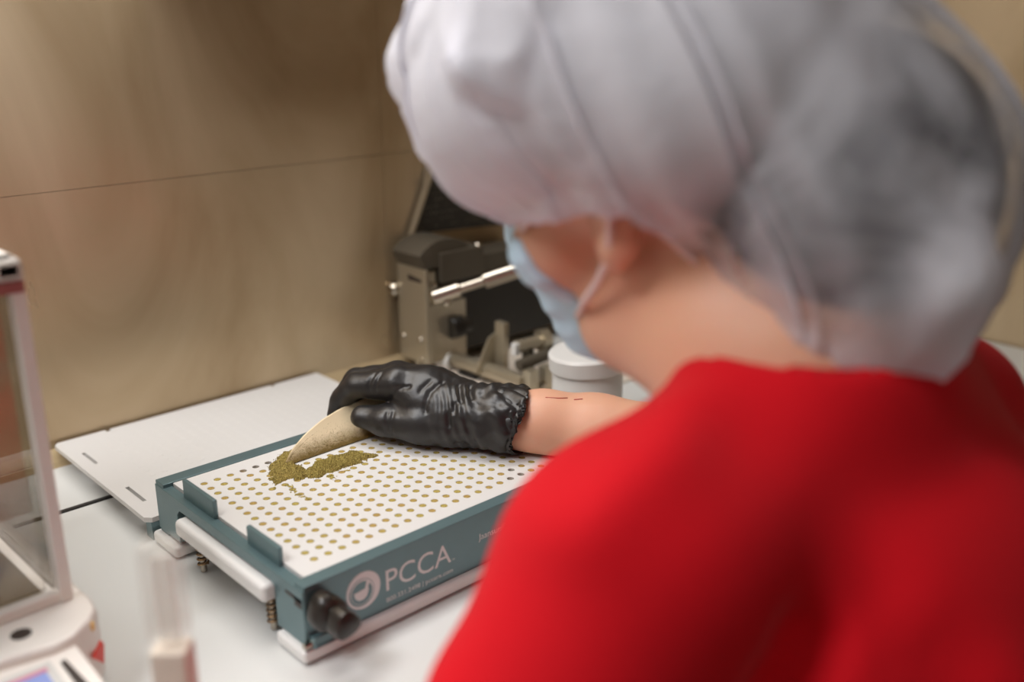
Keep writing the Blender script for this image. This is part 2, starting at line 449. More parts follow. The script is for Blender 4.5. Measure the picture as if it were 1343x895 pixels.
def crease(P, N, lines):
    """lines: (points, depth mm, width mm); positive depth cuts in, negative raises a ridge"""
    for pts, dep, wid in lines:
        pts = [np.array(p, float) for p in pts]
        pts = [p0 + (p1 - p0) * t_ for p0, p1 in zip(pts[:-1], pts[1:]) for t_ in np.linspace(0, 1, 10, endpoint=False)] + pts[-1:]
        pts = [P[((P - p) ** 2).sum(1).argmin()] for p in pts]      # lay the line on the surface
        pts = [p for k_, p in enumerate(pts) if k_ == 0 or np.linalg.norm(p - pts[k_ - 1]) > 1e-3]
        P = P - N * (dep * np.exp(-(seg_dist(P, pts) / wid) ** 2))[:, None]
    return P

# ------------------------------------------------------------------ the room
BZ = -58.0                         # bench top
FL = -808.0
X0, X1, Y0, Y1 = -1500., 1050., -2300., 431.
CZ = (CEIL - PLATE) * 1000
struct('floor', MB().box(X0 - 60, X1 + 60, Y0 - 60, Y1 + 60, FL - 40, FL), M['floor'])
struct('ceiling', MB().box(X0 - 60, X1 + 60, Y0 - 60, Y1 + 60, CZ, CZ + 40), M['ceiling'])
struct('wall_left', MB().box(X0 - 60, X0, Y0, Y1, FL, CZ), M['paint'])
struct('wall_right', MB().box(X1, X1 + 60, Y0, Y1, FL, CZ), M['wall'])
struct('wall_front', MB().box(X0, X1, Y0 - 60, Y0, FL, CZ), M['paint'])
wb = struct('wall_back', MB().box(X0, X1, Y1 + 6, Y1 + 60, FL, CZ), M['wall'])
for (xa, xb) in ((X0, -820), (-819.4, 384), (384.5, X1)):      # glossy tan panels with recessed joints
    for (za, zb) in ((FL, 212), (212.5, CZ)):
        part('panel', MB().box(xa, xb, Y1, Y1 + 8, za, zb), M['wall'], wb)
struct('trim_1', MB().prism([(416, BZ), (431, BZ), (431, -43), (426, -47), (419, -53)], X0, X1, 'yz'), M['tan'])

for i, (x, y, sx, sy, lz, pw, c) in enumerate(LAMPS):
    LZ = (lz - PLATE) * 1000
    lab = ('long white light panel hung above the bench', 'square white ceiling light panel at the left of the bench', 'added square fill panel on the ceiling behind the seated person')[i]
    t = thing('ceiling_light', lab, 'lamp', (x * 1000, y * 1000, CZ), 'ceiling light panels')
    hx, hy = sx * 500, sy * 500; cx, cy = x * 1000, y * 1000
    fr = MB()
    for a in ((cx - hx, cx + hx, cy - hy, cy - hy + 12), (cx - hx, cx + hx, cy + hy - 12, cy + hy), (cx - hx, cx - hx + 12, cy - hy, cy + hy), (cx + hx - 12, cx + hx, cy - hy, cy + hy)):
        fr.box(*a, LZ - 40, LZ)
    part('frame', fr, M['white'], t)
    part('diffuser', MB().box(cx - hx + 12, cx + hx - 12, cy - hy + 12, cy + hy - 12, LZ - 36, LZ - 1), M['lamp'], t)
    if LZ < CZ - 50:
        for qx in (-hx + 60, hx - 60): part('rod', MB().cyl((cx + qx, cy, LZ - 20), (cx + qx, cy, CZ), 5), M['white'], t)
        part('top_cover', MB().box(cx - hx, cx + hx, cy - hy, cy + hy, LZ - 1, LZ + 3), M['white'], t)

# unseen shelf, added to shade the upper right of the wall panels
t = thing('added_shade_shelf', 'added white shelf out of view above the steel machine, shading the wall', 'shelf', (560, 400, 430))
part('board', MB().box(110, 1045, 368, 430.5, 420, 440), M['bench'], t, bevel=1.5)
for x in (200, 900): part('bracket', MB().prism([(430.5, 402), (430.5, 420), (385, 420)], x, x + 6, 'yz'), M['steel'], t)

# ------------------------------------------------------------------ workbench
t = thing('workbench', 'white laminate workbench along the tan wall with a black joint', 'bench', (200, 120, FL))
part('worktop', MB().box(-1200, 1045, -185, 316, BZ - 38, BZ), M['bench'], t, bevel=2.5)
part('worktop', MB().box(-1200, 1045, 320, 430.5, BZ - 38, BZ), M['bench'], t, bevel=.6)
part('joint_strip', MB().box(-119, 1040, 315.8, 320.2, BZ - 30, BZ + .8), M['rubber'], t)
for x in (-1150, -300, 1000):
    for y in (-150, 395): part('leg', MB().box(x - 25, x + 25, y - 25, y + 25, FL, BZ - 38), M['balance'], t, bevel=3)

# ------------------------------------------------------------------ capsule filling machine
cm = thing('capsule_machine', 'teal metal capsule filling machine with white hole plate under the gloved hand', 'machine', (114, 86, BZ))
cxm = 228.0
# hole plate: a real grid of 20 by 15 drilled holes
NX, NY, PI_, HR = 20, 15, 12.0, 3.05
hp = MB()
ring = [(math.cos(math.radians(a)), math.sin(math.radians(a))) for a in np.arange(-135, 225, 22.5)]
sq = []
for c, s_ in ring:
    m_ = max(abs(c), abs(s_)); sq.append((c / m_ * 6, s_ / m_ * 6))
for i in range(NX):
    for j in range(NY):
        ox, oy = i * PI_, j * PI_; n = 16
        vs = [(ox + a, oy + b, 0) for a, b in sq] + [(ox + a * HR * 1.06, oy + b * HR * 1.06, 0) for a, b in ring] + [(ox + a * HR, oy + b * HR, -.25) for a, b in ring] + [(ox + a * HR, oy + b * HR, -8) for a, b in ring]
        fs = []
        for k in range(n):
            k2 = (k + 1) % n
            fs += [(k, k2, n + k2, n + k), (n + k, n + k2, 2 * n + k2, 2 * n + k), (2 * n + k, 2 * n + k2, 3 * n + k2, 3 * n + k)]
        fs.append(tuple(3 * n + k for k in range(n)))
        hp.add(vs, fs)
PX0, PX1, PY0, PY1 = -18.5, 246.5, -16.3, 186.6
for a in ((PX0, -6, PY0, PY1), (234, PX1, PY0, PY1), (-6, 234, PY0, -6), (-6, 234, 174, PY1)):
    hp.add([(a[0], a[2], 0), (a[1], a[2], 0), (a[1], a[3], 0), (a[0], a[3], 0)], [(0, 1, 2, 3)])
q = [(PX0, PY0), (PX1, PY0), (PX1, PY1), (PX0, PY1)]
hp.add([(x, y, 0) for x, y in q] + [(x, y, -9) for x, y in q], [(k, (k + 1) % 4, 4 + (k + 1) % 4, 4 + k) for k in range(4)] + [(4, 5, 6, 7)])
part('hole_plate', hp, M['plate'], cm)
# rails
part('back_rail', MB().box(-27, 255, 187, 202, -47, .8), M['teal'], cm, bevel=.7)
front = part('front_rail', MB().box(-27, 255, -29, -16.6, -46.5, .4), M['teal'], cm, bevel=.7)
def side(x0, x1):
    return MB().prism([(-28.6, -46), (9, -46), (9, -15), (14, -12), (158, -12), (163, -17), (163, -43), (201.6, -43), (201.6, -2.5), (-28.6, -2.5)], x0, x1, 'yz')
sp = part('side_plate', side(-28, -19), M['teal'], cm, bevel=.5)
part('slot', MB().box(-28.3, -27.5, -27, -6, -12.5, -10).box(-28.3, -27.5, -27, -18, -17, -10), M['dark'], sp)
part('side_plate', side(247, 256), M['teal'], cm, bevel=.5)
for (x, ya, yb, zb) in ((-21.8, 108, 161, 13.5), (-21.8, 11, 57, 12.5), (245.5, 108, 161, 13)):
    part('stop_tab', MB().box(x, x + 4, ya, yb, -3, zb), M['teal'], cm, bevel=1.2)
# sliding lower plate with its rounded grip
part('lower_plate', MB().box(-36.5, 262, 12, 152, -28.5, -13.5), M['white'], cm, bevel=4.5, segs=4)
for x in (-24, 252):
    for y in (22, 132):
        sg = part('guide_post', MB().cyl((x, y, -57), (x, y, -28), 2.6), M['chrome'], cm, smooth='auto')
        pts = [(x + 4.2 * math.cos(a), y + 4.2 * math.sin(a), -52 + 24 * a / (2 * math.pi * 5.5)) for a in np.linspace(0, 2 * math.pi * 5.5, 90)]
        part('spring', MB().tube(pts, .8, 6), M['spring'], cm, smooth=True)
for (ya, yb) in ((-34, 4), (163, 206)):
    part('base_runner', MB().box(-33, 262, ya, yb, -56.5, -46.2), M['white'], cm, bevel=3, segs=3)
for x in (-15, 244):
    for y in (-18, 184): part('foot', MB().cyl((x, y, BZ), (x, y, -55.5), 9), M['rubber'], cm)
part('hinge_block', MB().box(-25, -5, -35, -27, -47, -38).box(-24, -6, -36, -34, -46, -44), M['teal'], cm, bevel=1)
part('hinge_pin', MB().cyl((-31, -31, -43.5), (-22, -31, -43.5), 2.6), M['chrome'], cm, smooth='auto')
kn = MB().lathe((-16, -29, -17), (0, -1, 0), [(7, 0), (7, 2), (12, 3), (13, 8), (13, 15), (11, 18), (6.5, 20), (6.5, 23), (10, 25), (10.5, 30), (9.5, 36), (6, 38)], 36, 3, .1)
part('clamp_knob', kn, M['black'], cm, smooth='auto', label='black three-lobed screw knob')
# printing on the front
FY = -29.12
text_part('lettering', 'PCCA', 41.0, 102.4, -30.8, -13.0, FY, M['print'], front)
text_part('lettering', '800.331.2498 | pccarx.com', 40.6, 103.8, -40.2, -36.3, FY, M['print'], front)
text_part('lettering', 'TM', 103.3, 106.0, -30.6, -28.9, FY, M['print'], front)
text_part('lettering', 'Jaansun\u00ae 300 C', 130.6, 181.5, -23.4, -17.8, FY, M['print'], front)
text_part('lettering', 'Patent', 157.5, 172, -30.2, -26.8, FY, M['print'], front)
lg = MB(); LC = (21.2, -21.6)
def ring_band(c, r, c2, r2, n=48):
    vs = [(c[0] + r * math.cos(2 * math.pi * k / n), FY, c[1] + r * math.sin(2 * math.pi * k / n)) for k in range(n)]
    vs += [(c2[0] + r2 * math.cos(2 * math.pi * k / n), FY, c2[1] + r2 * math.sin(2 * math.pi * k / n)) for k in range(n)]
    return vs, [(k, (k + 1) % n, n + (k + 1) % n, n + k) for k in range(n)]
lg.add(*ring_band(LC, 14.7, (LC[0] - 1.6, LC[1] - 1.2), 10.9)); lg.add(*ring_band((LC[0] - 1.2, LC[1] - .9), 9.9, (LC[0] - 1.5, LC[1] - 1.4), 9.0))
bc = (LC[0] - 1.4, LC[1] - .6)
bowl = [(bc[0] - 7, bc[1] + .4), (bc[0] - 5.8, bc[1] - 3.8), (bc[0] - 3, bc[1] - 6.4), (bc[0] + 1, bc[1] - 6.8), (bc[0] + 4, bc[1] - 5), (bc[0] + 5.6, bc[1] - 1.4), (bc[0] + 6, bc[1] + 1.2), (bc[0] + 2.6, bc[1] + 1.6)]
lg.add([(a, FY, b) for a, b in bowl], [tuple(range(len(bowl)))])
pes = [(bc[0] + 2.4, bc[1] + 1), (bc[0] + 4.6, bc[1] + 7.4), (bc[0] + 6.6, bc[1] + 7.6), (bc[0] + 7.2, bc[1] + 5.8), (bc[0] + 5, bc[1] + .9)]
lg.add([(a, FY - .02, b) for a, b in pes], [tuple(range(len(pes)))])
part('logo', lg, M['print'], front, label='white ring emblem with mortar and pestle')

# ------------------------------------------------------------------ capsules, one in every hole
EMPTY = {(4, 14), (5, 14), (17, 1), (16, 0), (17, 0), (6, 14)}
HALF = {(3, 14)}
def capsule_mesh(fill, name):
    b = MB()
    b.lathe((0, 0, -7.6), (0, 0, 1), [(1.5, 0), (2.7, 1), (2.96, 2.4), (2.96, 7.45), (2.84, 7.45), (2.84, 2.4), (1.2, 1)], 16)
    if fill:
        b.cur = 1
        zt = -.12 if fill == 1 else -2.2
        b.lathe((0, 0, -6.0), (0, 0, 1), [(2.0, 0), (2.83, .8), (2.83, zt + 6.0 - .1), (1.4, zt + 6.05)], 16)
    o = part(name, b, [M['gelatin'], M['powder']], base=(0, 0, 0), smooth='auto')
    return o
full = capsule_mesh(1, 'capsule'); empty = capsule_mesh(0, 'capsule'); half = capsule_mesh(2, 'capsule')
first = {}
ORD = 'first second third fourth fifth sixth seventh eighth ninth tenth eleventh twelfth thirteenth fourteenth fifteenth sixteenth seventeenth eighteenth nineteenth twentieth'.split()
for j in range(NY):
    for i in range(NX):
        src, key = (empty, 'e') if (i, j) in EMPTY else (half, 'h') if (i, j) in HALF else (full, 'f')
        o = src if key not in first else src.copy()
        if key in first: COL.objects.link(o)
        first[key] = 1
        o.location = V(i * PI_, j * PI_, random.uniform(-.22, .0))
        o.rotation_euler.z = random.uniform(0, 6)
        row = 'in the front row' if j == 0 else 'in the back row' if j == NY - 1 else ORD[j] + ' row from the front'
        place = ('leftmost' if i == 0 else 'rightmost' if i == NX - 1 else ORD[i] + ' from the left') + ', ' + row
        if key == 'f': tag(o, 'capsule filled with olive powder, ' + place, 'capsule', 'capsules in the hole plate')
        elif key == 'h': tag(o, 'half filled capsule beside the empty ones, ' + place, 'capsule', 'capsules in the hole plate')
        else: tag(o, 'empty clear capsule, ' + place, 'capsule', 'capsules in the hole plate')

# ------------------------------------------------------------------ powder
def heap(name, poly, hmax, label, seed):
    rs = np.random.RandomState(seed); P = np.array(poly, float); st = .7
    lo, hi = P.min(0) - 3, P.max(0) + 3; gx = np.arange(lo[0], hi[0], st); gy = np.arange(lo[1], hi[1], st)
    X, Y = np.meshgrid(gx, gy, indexing='ij')
    ins = np.zeros(X.shape, bool); D = np.full(X.shape, 1e9)
    for k in range(len(P)):
        a, b = P[k], P[(k + 1) % len(P)]
        c = ((a[1] > Y) != (b[1] > Y)); xx = (b[0] - a[0]) * (Y - a[1]) / (b[1] - a[1] + 1e-9) + a[0]
        ins ^= c & (X < xx)
        v = b - a; t_ = np.clip(((X - a[0]) * v[0] + (Y - a[1]) * v[1]) / (v @ v), 0, 1)
        D = np.minimum(D, np.hypot(X - a[0] - t_ * v[0], Y - a[1] - t_ * v[1]))
    PP = np.stack([X.ravel(), Y.ravel(), 0 * X.ravel() + seed * 50], 1)
    Dn = np.where(ins, D, -D) + rs.normal(0, .9, X.shape) + 1.2 * wob(PP, 5.).reshape(X.shape) + 1.2 * wob(PP + 77, 2.2).reshape(X.shape)
    H = np.where(Dn > 0, hmax * (1 - np.exp(-np.maximum(Dn, 0) / 4.)) * (1 + rs.normal(0, .14, X.shape)) + rs.uniform(0, .7, X.shape), -.6)
    idx = np.arange(X.size).reshape(X.shape)
    vs = np.stack([X.ravel(), Y.ravel(), H.ravel() + .1], 1)
    fs = [(idx[i, j], idx[i + 1, j], idx[i + 1, j + 1], idx[i, j + 1]) for i in range(len(gx) - 1) for j in range(len(gy) - 1) if max(H[i, j], H[i + 1, j], H[i, j + 1], H[i + 1, j + 1]) > 0]
    used = sorted({k for f in fs for k in f}); rm = {k: n for n, k in enumerate(used)}
    o = part(name, (vs[used], [tuple(rm[k] for k in f) for f in fs]), M['heap'], base=(P[:, 0].mean(), P[:, 1].mean(), 0))
    return tag(o, label, 'powder', kind='stuff')
heap('powder_heap', [(97, 172), (80, 176), (62, 165), (51, 150), (44, 133), (42, 124), (50, 127), (57, 128), (62, 122), (72, 125), (76, 146)], 2.8, 'loose olive powder heaped behind the lower tip of the scraper', 1)
heap('powder_heap', [(61, 122), (68, 116), (76, 113), (95, 113), (118, 113), (136, 115), (131, 126), (126, 138), (108, 138), (92, 138), (76, 134)], 3.6, 'wide swath of olive powder in front of the scraper edge', 2)
tr = MB()
for (x, y) in [(48, 117), (48, 113), (48, 107), (47, 103), (46, 95), (47, 90), (48, 84), (86, 109), (85, 106), (84, 103), (38, 119), (101, 106)]:
    for k in range(9):
        a, b = x + random.gauss(0, 1.3), y + random.gauss(0, 1.3); r = random.uniform(.3, .7)
        tr.box(a - r, a + r, b - r, b + r, .02, r * .8)
tag(part('powder_crumbs', tr, M['powder'], base=(50, 100, 0)), 'thin trail of olive powder crumbs across the white plate', 'powder', kind='stuff')

# ------------------------------------------------------------------ scraper
t = thing('scraper', 'cream plastic scraper card held upright on the hole plate', 'scraper', (120, 150, 1))
sx = []
outline = [(66, 0), (78, 10), (96, 20), (118, 29), (140, 35), (165, 38), (192, 38), (194, 0)]
def card(d):
    vs = []
    for u in np.linspace(0, 1, 25):
        for v in np.linspace(0, 1, 9):
            x = 69 + u * 125
            top = np.interp(x, [66, 78, 96, 118, 140, 165, 192, 194], [.6, 11, 21, 30, 35.5, 38.5, 38.5, 38])
            s_ = v * top; vs.append((x, 149.5 + d + .72 * s_ + 6 * math.sin(u * 3.1) * .3 - .004 * s_ * s_, 1.0 + .74 * s_))
    return vs
va, vb = card(0), card(1.6); n = len(va); fs = []
for i in range(24):
    for j in range(8):
        a = i * 9 + j; f = (a, a + 9, a + 10, a + 1); fs += [f, tuple(n + k for k in f[::-1])]
for i in range(24): fs += [(i * 9, n + i * 9, n + i * 9 + 9, i * 9 + 9), (i * 9 + 8, i * 9 + 17, n + i * 9 + 17, n + i * 9 + 8)]
for j in range(8): fs += [(j, j + 1, n + j + 1, n + j), (216 + j, n + 216 + j, n + 217 + j, 217 + j)]
def mat_card():     # cream card, working edge soiled with olive powder and darkened for shade
    m, nt, b = nodes_of('cream_card_powder_and_shade')
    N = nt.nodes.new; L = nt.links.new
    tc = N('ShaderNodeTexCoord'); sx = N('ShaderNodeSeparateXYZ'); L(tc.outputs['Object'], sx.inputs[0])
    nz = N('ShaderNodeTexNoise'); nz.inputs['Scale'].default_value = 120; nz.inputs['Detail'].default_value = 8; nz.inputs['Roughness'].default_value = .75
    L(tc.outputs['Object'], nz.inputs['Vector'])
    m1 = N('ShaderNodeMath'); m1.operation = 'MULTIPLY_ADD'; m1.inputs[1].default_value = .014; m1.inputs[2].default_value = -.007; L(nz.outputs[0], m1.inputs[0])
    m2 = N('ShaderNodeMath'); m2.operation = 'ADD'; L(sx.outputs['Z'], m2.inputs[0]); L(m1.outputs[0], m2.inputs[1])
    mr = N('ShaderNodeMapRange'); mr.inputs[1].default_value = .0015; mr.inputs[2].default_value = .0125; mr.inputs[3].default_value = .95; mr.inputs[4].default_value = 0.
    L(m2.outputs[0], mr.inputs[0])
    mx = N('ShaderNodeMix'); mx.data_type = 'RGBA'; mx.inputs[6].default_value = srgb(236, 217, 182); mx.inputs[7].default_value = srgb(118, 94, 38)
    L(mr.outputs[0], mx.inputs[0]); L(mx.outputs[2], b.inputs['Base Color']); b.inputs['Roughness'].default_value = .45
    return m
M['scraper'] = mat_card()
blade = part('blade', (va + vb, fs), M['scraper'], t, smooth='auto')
def dust():       # olive dust clinging low on the face
    vs = []; f = []
    rs = random.Random(5)
    for k in range(3000):
        x = rs.uniform(72, 188); top = np.interp(x, [66, 78, 96, 118, 140], [.6, 11, 21, 30, 35.5]); s_ = min(rs.expovariate(1 / 6.), top * .8)
        r = rs.uniform(.14, .36); c = (x, 149.2 + .72 * s_, 1.0 + .74 * s_ ); u = (x - 66) / 128; c = (x, c[1] + 6 * math.sin(u * 3.1) * .3 - .004 * s_ * s_, c[2])
        i0 = len(vs); vs += [(c[0] - r, c[1], c[2]), (c[0], c[1] - .7 * r + .2, c[2] + .7 * r), (c[0] + r, c[1], c[2]), (c[0], c[1] + .2, c[2] - r * .8)]
        f.append((i0, i0 + 1, i0 + 2, i0 + 3))
    return vs, f
o = part('powder_dust', dust(), M['heap'], t); o['kind'] = 'stuff'

# ------------------------------------------------------------------ second plate on teal rails behind
t = thing('tray', 'white slotted plate on teal rails lying behind the capsule machine', 'tray', (118, 318, BZ))
TX0, TX1, TY0, TY1, TZ0, TZ1 = -36, 271, 208.5, 426, -40.5, -36
tp = MB()
tp.prism([(TX0 + 5, TY0), (-24, TY0), (-24, TY1), (TX0 + 4, TY1), (TX0, TY1 - 5), (TX0, TY0 + 5)], TZ0, TZ1)
for a, b in ((TY0, 243), (281, 350), (384, TY1)): tp.box(-24, -20.5, a, b, TZ0, TZ1)
tp.box(-20.5, TX1, TY0, TY1 - 5, TZ0, TZ1)
for a, b in ((-20.5, 16), (21, 208), (213, TX1)): tp.box(a, b, TY1 - 5, TY1, TZ0, TZ1)
for a in ((-10, 412), (-12, 222)): pass
part('slotted_plate', tp, M['plate'], t)
dm = MB()
for i in range(20):
    for j in range(15):
        dm.lathe((6 + i * 12.3, 229 + j * 12.3, TZ1 - .2), (0, 0, 1), [(3.1, 0), (2.9, .42)], 8)
o = part('capsule_bump', dm, M['plate'], t); o['kind'] = 'stuff'
for xa, y in ((TX0 + 4, 209.5), (30, 396)): part('rail', MB().box(xa, TX1 - 5, y, y + 12, BZ, TZ0), M['teal'], t, bevel=.6)

# ------------------------------------------------------------------ steel machine behind
DVO = (-16, -26, 0)     # where the machine stands
_part0 = part
def part(name, mb, m, parent=None, **k):
    if isinstance(mb, MB): mb.v = [(p[0] + DVO[0], p[1] + DVO[1], p[2]) for p in mb.v]
    return _part0(name, mb, m, parent, **k)
dv = thing('labelling_machine', 'steel bench machine with chrome crank rod behind the gloved hand', 'machine', (480, 360, BZ))
part('base_plate', MB().box(404, 600, 214, 440, BZ, BZ + 3), M['beige'], dv, bevel=.8)
lp = part('side_plate', MB().box(407, 412, 390, 446, -40, 80), M['steel'], dv, bevel=.8)
part('slot', MB().prism([(398, 63), (424, 63), (424, 70), (398, 67)], 406.6, 407.2, 'yz'), M['dark'], lp)
for (y, z, r) in ((437, -12, 4), (403, -10, 4), (436, -31, 2), (401, -33, 2)):
    part('screw', MB().lathe((407.2, y, z), (-1, 0, 0), [(r, 0), (r, 1), (r * .7, 2.2)], 12), M['chrome'], lp, smooth='auto')
part('thumb_screw', MB().lathe((409, 452, 46), (-1, 0, 0), [(7, 0), (9, 2), (9, 7), (6, 10)], 16), M['chrome'], dv, smooth='auto')
for (x, y) in ((420, 426), (560, 300)): part('foot', MB().cyl((x, y, BZ), (x, y, -39), 3.6), M['steel'], dv)
part('front_block', MB().box(412, 470, 390, 438, -40, 34).box(412, 426, 394, 438, 34, 76), M['steel'], dv, bevel=1)
part('screw', MB().lathe((418, 389.8, 60), (0, -1, 0), [(4.5, 0), (4.5, 2), (3, 3)], 14), M['chrome'], dv, smooth='auto')
part('upper_box', MB().box(430, 498, 388, 440, 60, 97).box(498, 600, 392, 440, 52, 84), M['darksteel'], dv, bevel=1)
part('screw', MB().lathe((492, 392, 96), (0, 0, 1), [(5, 0), (5, 3), (3, 5)], 12), M['chrome'], dv, smooth='auto')
hd = [(408, 80)] + [(440 + 46 * math.cos(a), 80 + 34 * math.sin(a)) for a in np.linspace(2.6, .5, 9)] + [(486, 80)]
part('curved_hood', MB().prism(hd, 392, 446, 'xz'), M['darksteel'], dv, bevel=.6)
part('motor_housing', MB().box(470, 680, 404, 452, -40, 60), M['graphite'], dv, bevel=3)
scr = part('screen_panel', MB().prism([(433, 112), (486, 226), (640, 226), (640, 100)], 446, 449, 'xz'), M['perforated'], dv)
part('edge_strip', MB().prism([(429, 112), (433.5, 112), (487, 226), (482, 226)], 443, 450, 'xz'), M['steel'], dv)
part('stay_rod', MB().cyl((463, 447, 238), (452, 447, 150), 1.4, n=8), M['steel'], dv)
part('crank_rod', MB().cyl((405, 372, 51), (560, 282, 100), 6), M['chrome'], dv, smooth='auto', label='polished round rod')
A_, B_ = Vector((405, 372, 51)), Vector((560, 282, 100)); dr = (B_ - A_).normalized()
part('rod_sleeve', MB().lathe(A_ + dr * 62, dr, [(7, 0), (10, 1), (10, 128), (7, 130)], 20), M['chrome'], dv, smooth='auto')
part('rod_end', MB().lathe(A_ - dr * 3, dr, [(7, 0), (9.5, 2), (9.5, 34), (7, 36)], 20), M['chrome'], dv, smooth='auto')
part('set_screw', MB().lathe(A_ + dr * 14 + Vector((0, 0, -9)), (-.3, -1, -.2), [(4, 0), (4.6, 3), (4, 8), (2, 9)], 14), M['chrome'], dv, smooth='auto')
part('rubber_roller', MB().lathe((440, 386, 2), (1, -.1, 0), [(13, 0), (14, 2), (14, 16), (9, 18), (9, 30)], 24), M['black'], dv, smooth='auto')
part = _part0
part('guide_tube', MB().cyl((434, 368, -42), (430, 232, -37), 9.5), M['steel'], dv, smooth='auto')
part('tube_screw', MB().lathe((430, 232, -37), (0, -1, 0), [(4, 0), (4, 1.5), (2, 2.5)], 12), M['chrome'], dv, smooth='auto')
part('tube_collar', MB().cyl((423, 380, -44), (429, 364, -43.5), 12), M['white'], dv, smooth='auto', label='white plastic collar')
part('slit_block', MB().box(424, 436, 316, 346, BZ + 3, BZ + 8), M['rubber'], dv)
part('deflector', MB().prism([(414, -40), (451, -50), (455, 8), (436, 0)], 300, 303, 'xz'), M['steel'], dv)
part('guide_plate', MB().box(444.5, 453, 284, 300, -55, 20), M['steel'], dv, bevel=.8)
part('clamp', MB().box(426, 440, 219, 232, BZ + 3, -20).box(440, 452, 219, 232, BZ + 3, -44).box(452, 463, 219, 232, BZ + 3, -21), M['steel'], dv, bevel=1)
part('screw', MB().lathe((446, 219.5, -40), (0, -1, .3), [(4, 0), (4, 3), (2, 4)], 12), M['chrome'], dv, smooth='auto')
part('clamp_bolt', MB().cyl((438, 256, -1), (478, 249, 0), 8), M['steel'], dv, smooth='auto')
part('hex_nut', MB().lathe((472, 250, 0), (.98, -.17, .02), [(15, 0), (15, 10)], 6), M['steel'], dv)
part('white_tip', MB().box(431, 439, 249, 257, -9, 5), M['white'], dv, bevel=.8, label='small white square tip')
part('slide_bar', MB().cyl((430, 243, -19), (560, 225, -1), 7), M['darksteel'], dv, smooth='auto')
part('slide_post', MB().box(548, 560, 219, 232, BZ + 3, -4), M['darksteel'], dv)
part('bolt_post', MB().box(450, 458, 246, 258, BZ + 3, -2), M['darksteel'], dv)
part = _part0

t = thing('container', 'white rounded container standing behind the jar, beside the blue mask', 'container', (655, 250, BZ))
part('body', MB().lathe((672, 262, BZ), (0, 0, 1), [(34, 0), (36, 2), (36, 66), (34, 70), (28, 71)], 40), M['white'], t, smooth='auto')

# ------------------------------------------------------------------ jar
JX, JY = 402, 108
t = thing('jar', 'white plastic jar with slightly tilted screw lid behind the forearm', 'jar', (JX, JY, BZ))
part('body', MB().lathe((JX, JY, BZ), (0, 0, 1), [(33, 0), (36, 2), (37, 5), (37, 74), (35.5, 77), (35.5, 79), (37.4, 80), (37.4, 82), (35.5, 83), (35.5, 86)], 56), M['white'], t, smooth='auto')
lax = Vector((-.075, .03, 1)).normalized()
ld = part('lid', MB().lathe((JX, JY, 22), lax, [(39.5, 0), (40.3, 1), (40.3, 15.5), (38.8, 17.4), (36.5, 18), (36, 17.5), (1, 17.5)], 56), M['white'], t, smooth='auto')

# ------------------------------------------------------------------ balance (draught-shield scale) at the left
t = thing('analytical_balance', 'white analytical balance with glass draught shield at left', 'balance', (-245, 190, BZ))
body_poly = [(-142, 320), (-137, 90), (-135.6, 60), (-138, 46), (-146, 35), (-161, 23), (-175, 21.5), (-203, 27), (-260, 31), (-330, 24), (-352, 36), (-360, 60), (-352, 320), (-330, 340), (-165, 340)]
part('body', MB().prism(body_poly, BZ + 6, 0), M['balance'], t, bevel=4, segs=3)
for (x, y) in ((-170, 60), (-320, 60), (-170, 300), (-320, 300)): part('foot', MB().cyl((x, y, BZ), (x, y, BZ + 8), 11), M['dark'], t)
fp = part('front_panel', MB().prism([(40, -8), (20, -7), (-58, -15), (-66, -22), (-66, BZ + 4), (40, BZ + 4)], -340, -160, 'yz'), M['balance'], t, bevel=2.5, segs=3)
def on_panel(y): return -7 + (y - 20) / 78 * 8 + .2
def panel_patch(x0, x1, ya, yb, h=1.0):
    return MB().add([(x, y, on_panel(y) + dz) for dz in (-1, h) for y in (ya, yb) for x in (x0, x1)], [(0, 2, 3, 1), (4, 5, 7, 6), (0, 1, 5, 4), (2, 6, 7, 3), (0, 4, 6, 2), (1, 3, 7, 5)])
ds = part('display', panel_patch(-272, -179, -50, 17, .5), M['grey'], t, bevel=.3)
part('screen', panel_patch(-264, -184.5, -44, 8, .9), M['lilac'], ds)
part('screen_edge', panel_patch(-266, -183, 8, 11.5, 1.0), M['pinkish'], ds)
part('key', MB().add([(x, y, on_panel(y) + dz) for dz in (-1, 1.2) for x, y in ((-174.5, 11), (-171.5, 11.5), (-166.5, -46), (-174.5, -48))], [(3, 2, 1, 0), (4, 5, 6, 7), (0, 1, 5, 4), (1, 2, 6, 5), (2, 3, 7, 6), (3, 0, 4, 7)]), M['dark'], t, label='dark slim key')
part('spirit_level', MB().lathe((-185, 47, -.5), (0, 0, 1), [(6.3, 0), (6.3, .9), (5.2, .9)], 24), M['dark'], t, label='dark round spirit level')
def sticker(pts, m, label):
    o_ = (.9, -.65, 0)
    part('sticker', MB().add([(x + d * o_[0], y + d * o_[1], z) for d in (-.6, .9) for x, y, z in pts], [(3, 2, 1, 0), (4, 5, 6, 7)] + [(k, (k + 1) % 4, 4 + (k + 1) % 4, 4 + k) for k in range(4)]), m, t, label=label)
sticker([(-139.8, 43.5, -24), (-137.2, 47.1, -30), (-140.2, 43, -41), (-150.5, 28.5, -24)], M['red'], 'red sticker')
sticker([(-146.5, 34.3, -4), (-144.6, 37, -4), (-144.6, 37, -9), (-146.5, 34.3, -9)], M['orange'], 'orange sticker')
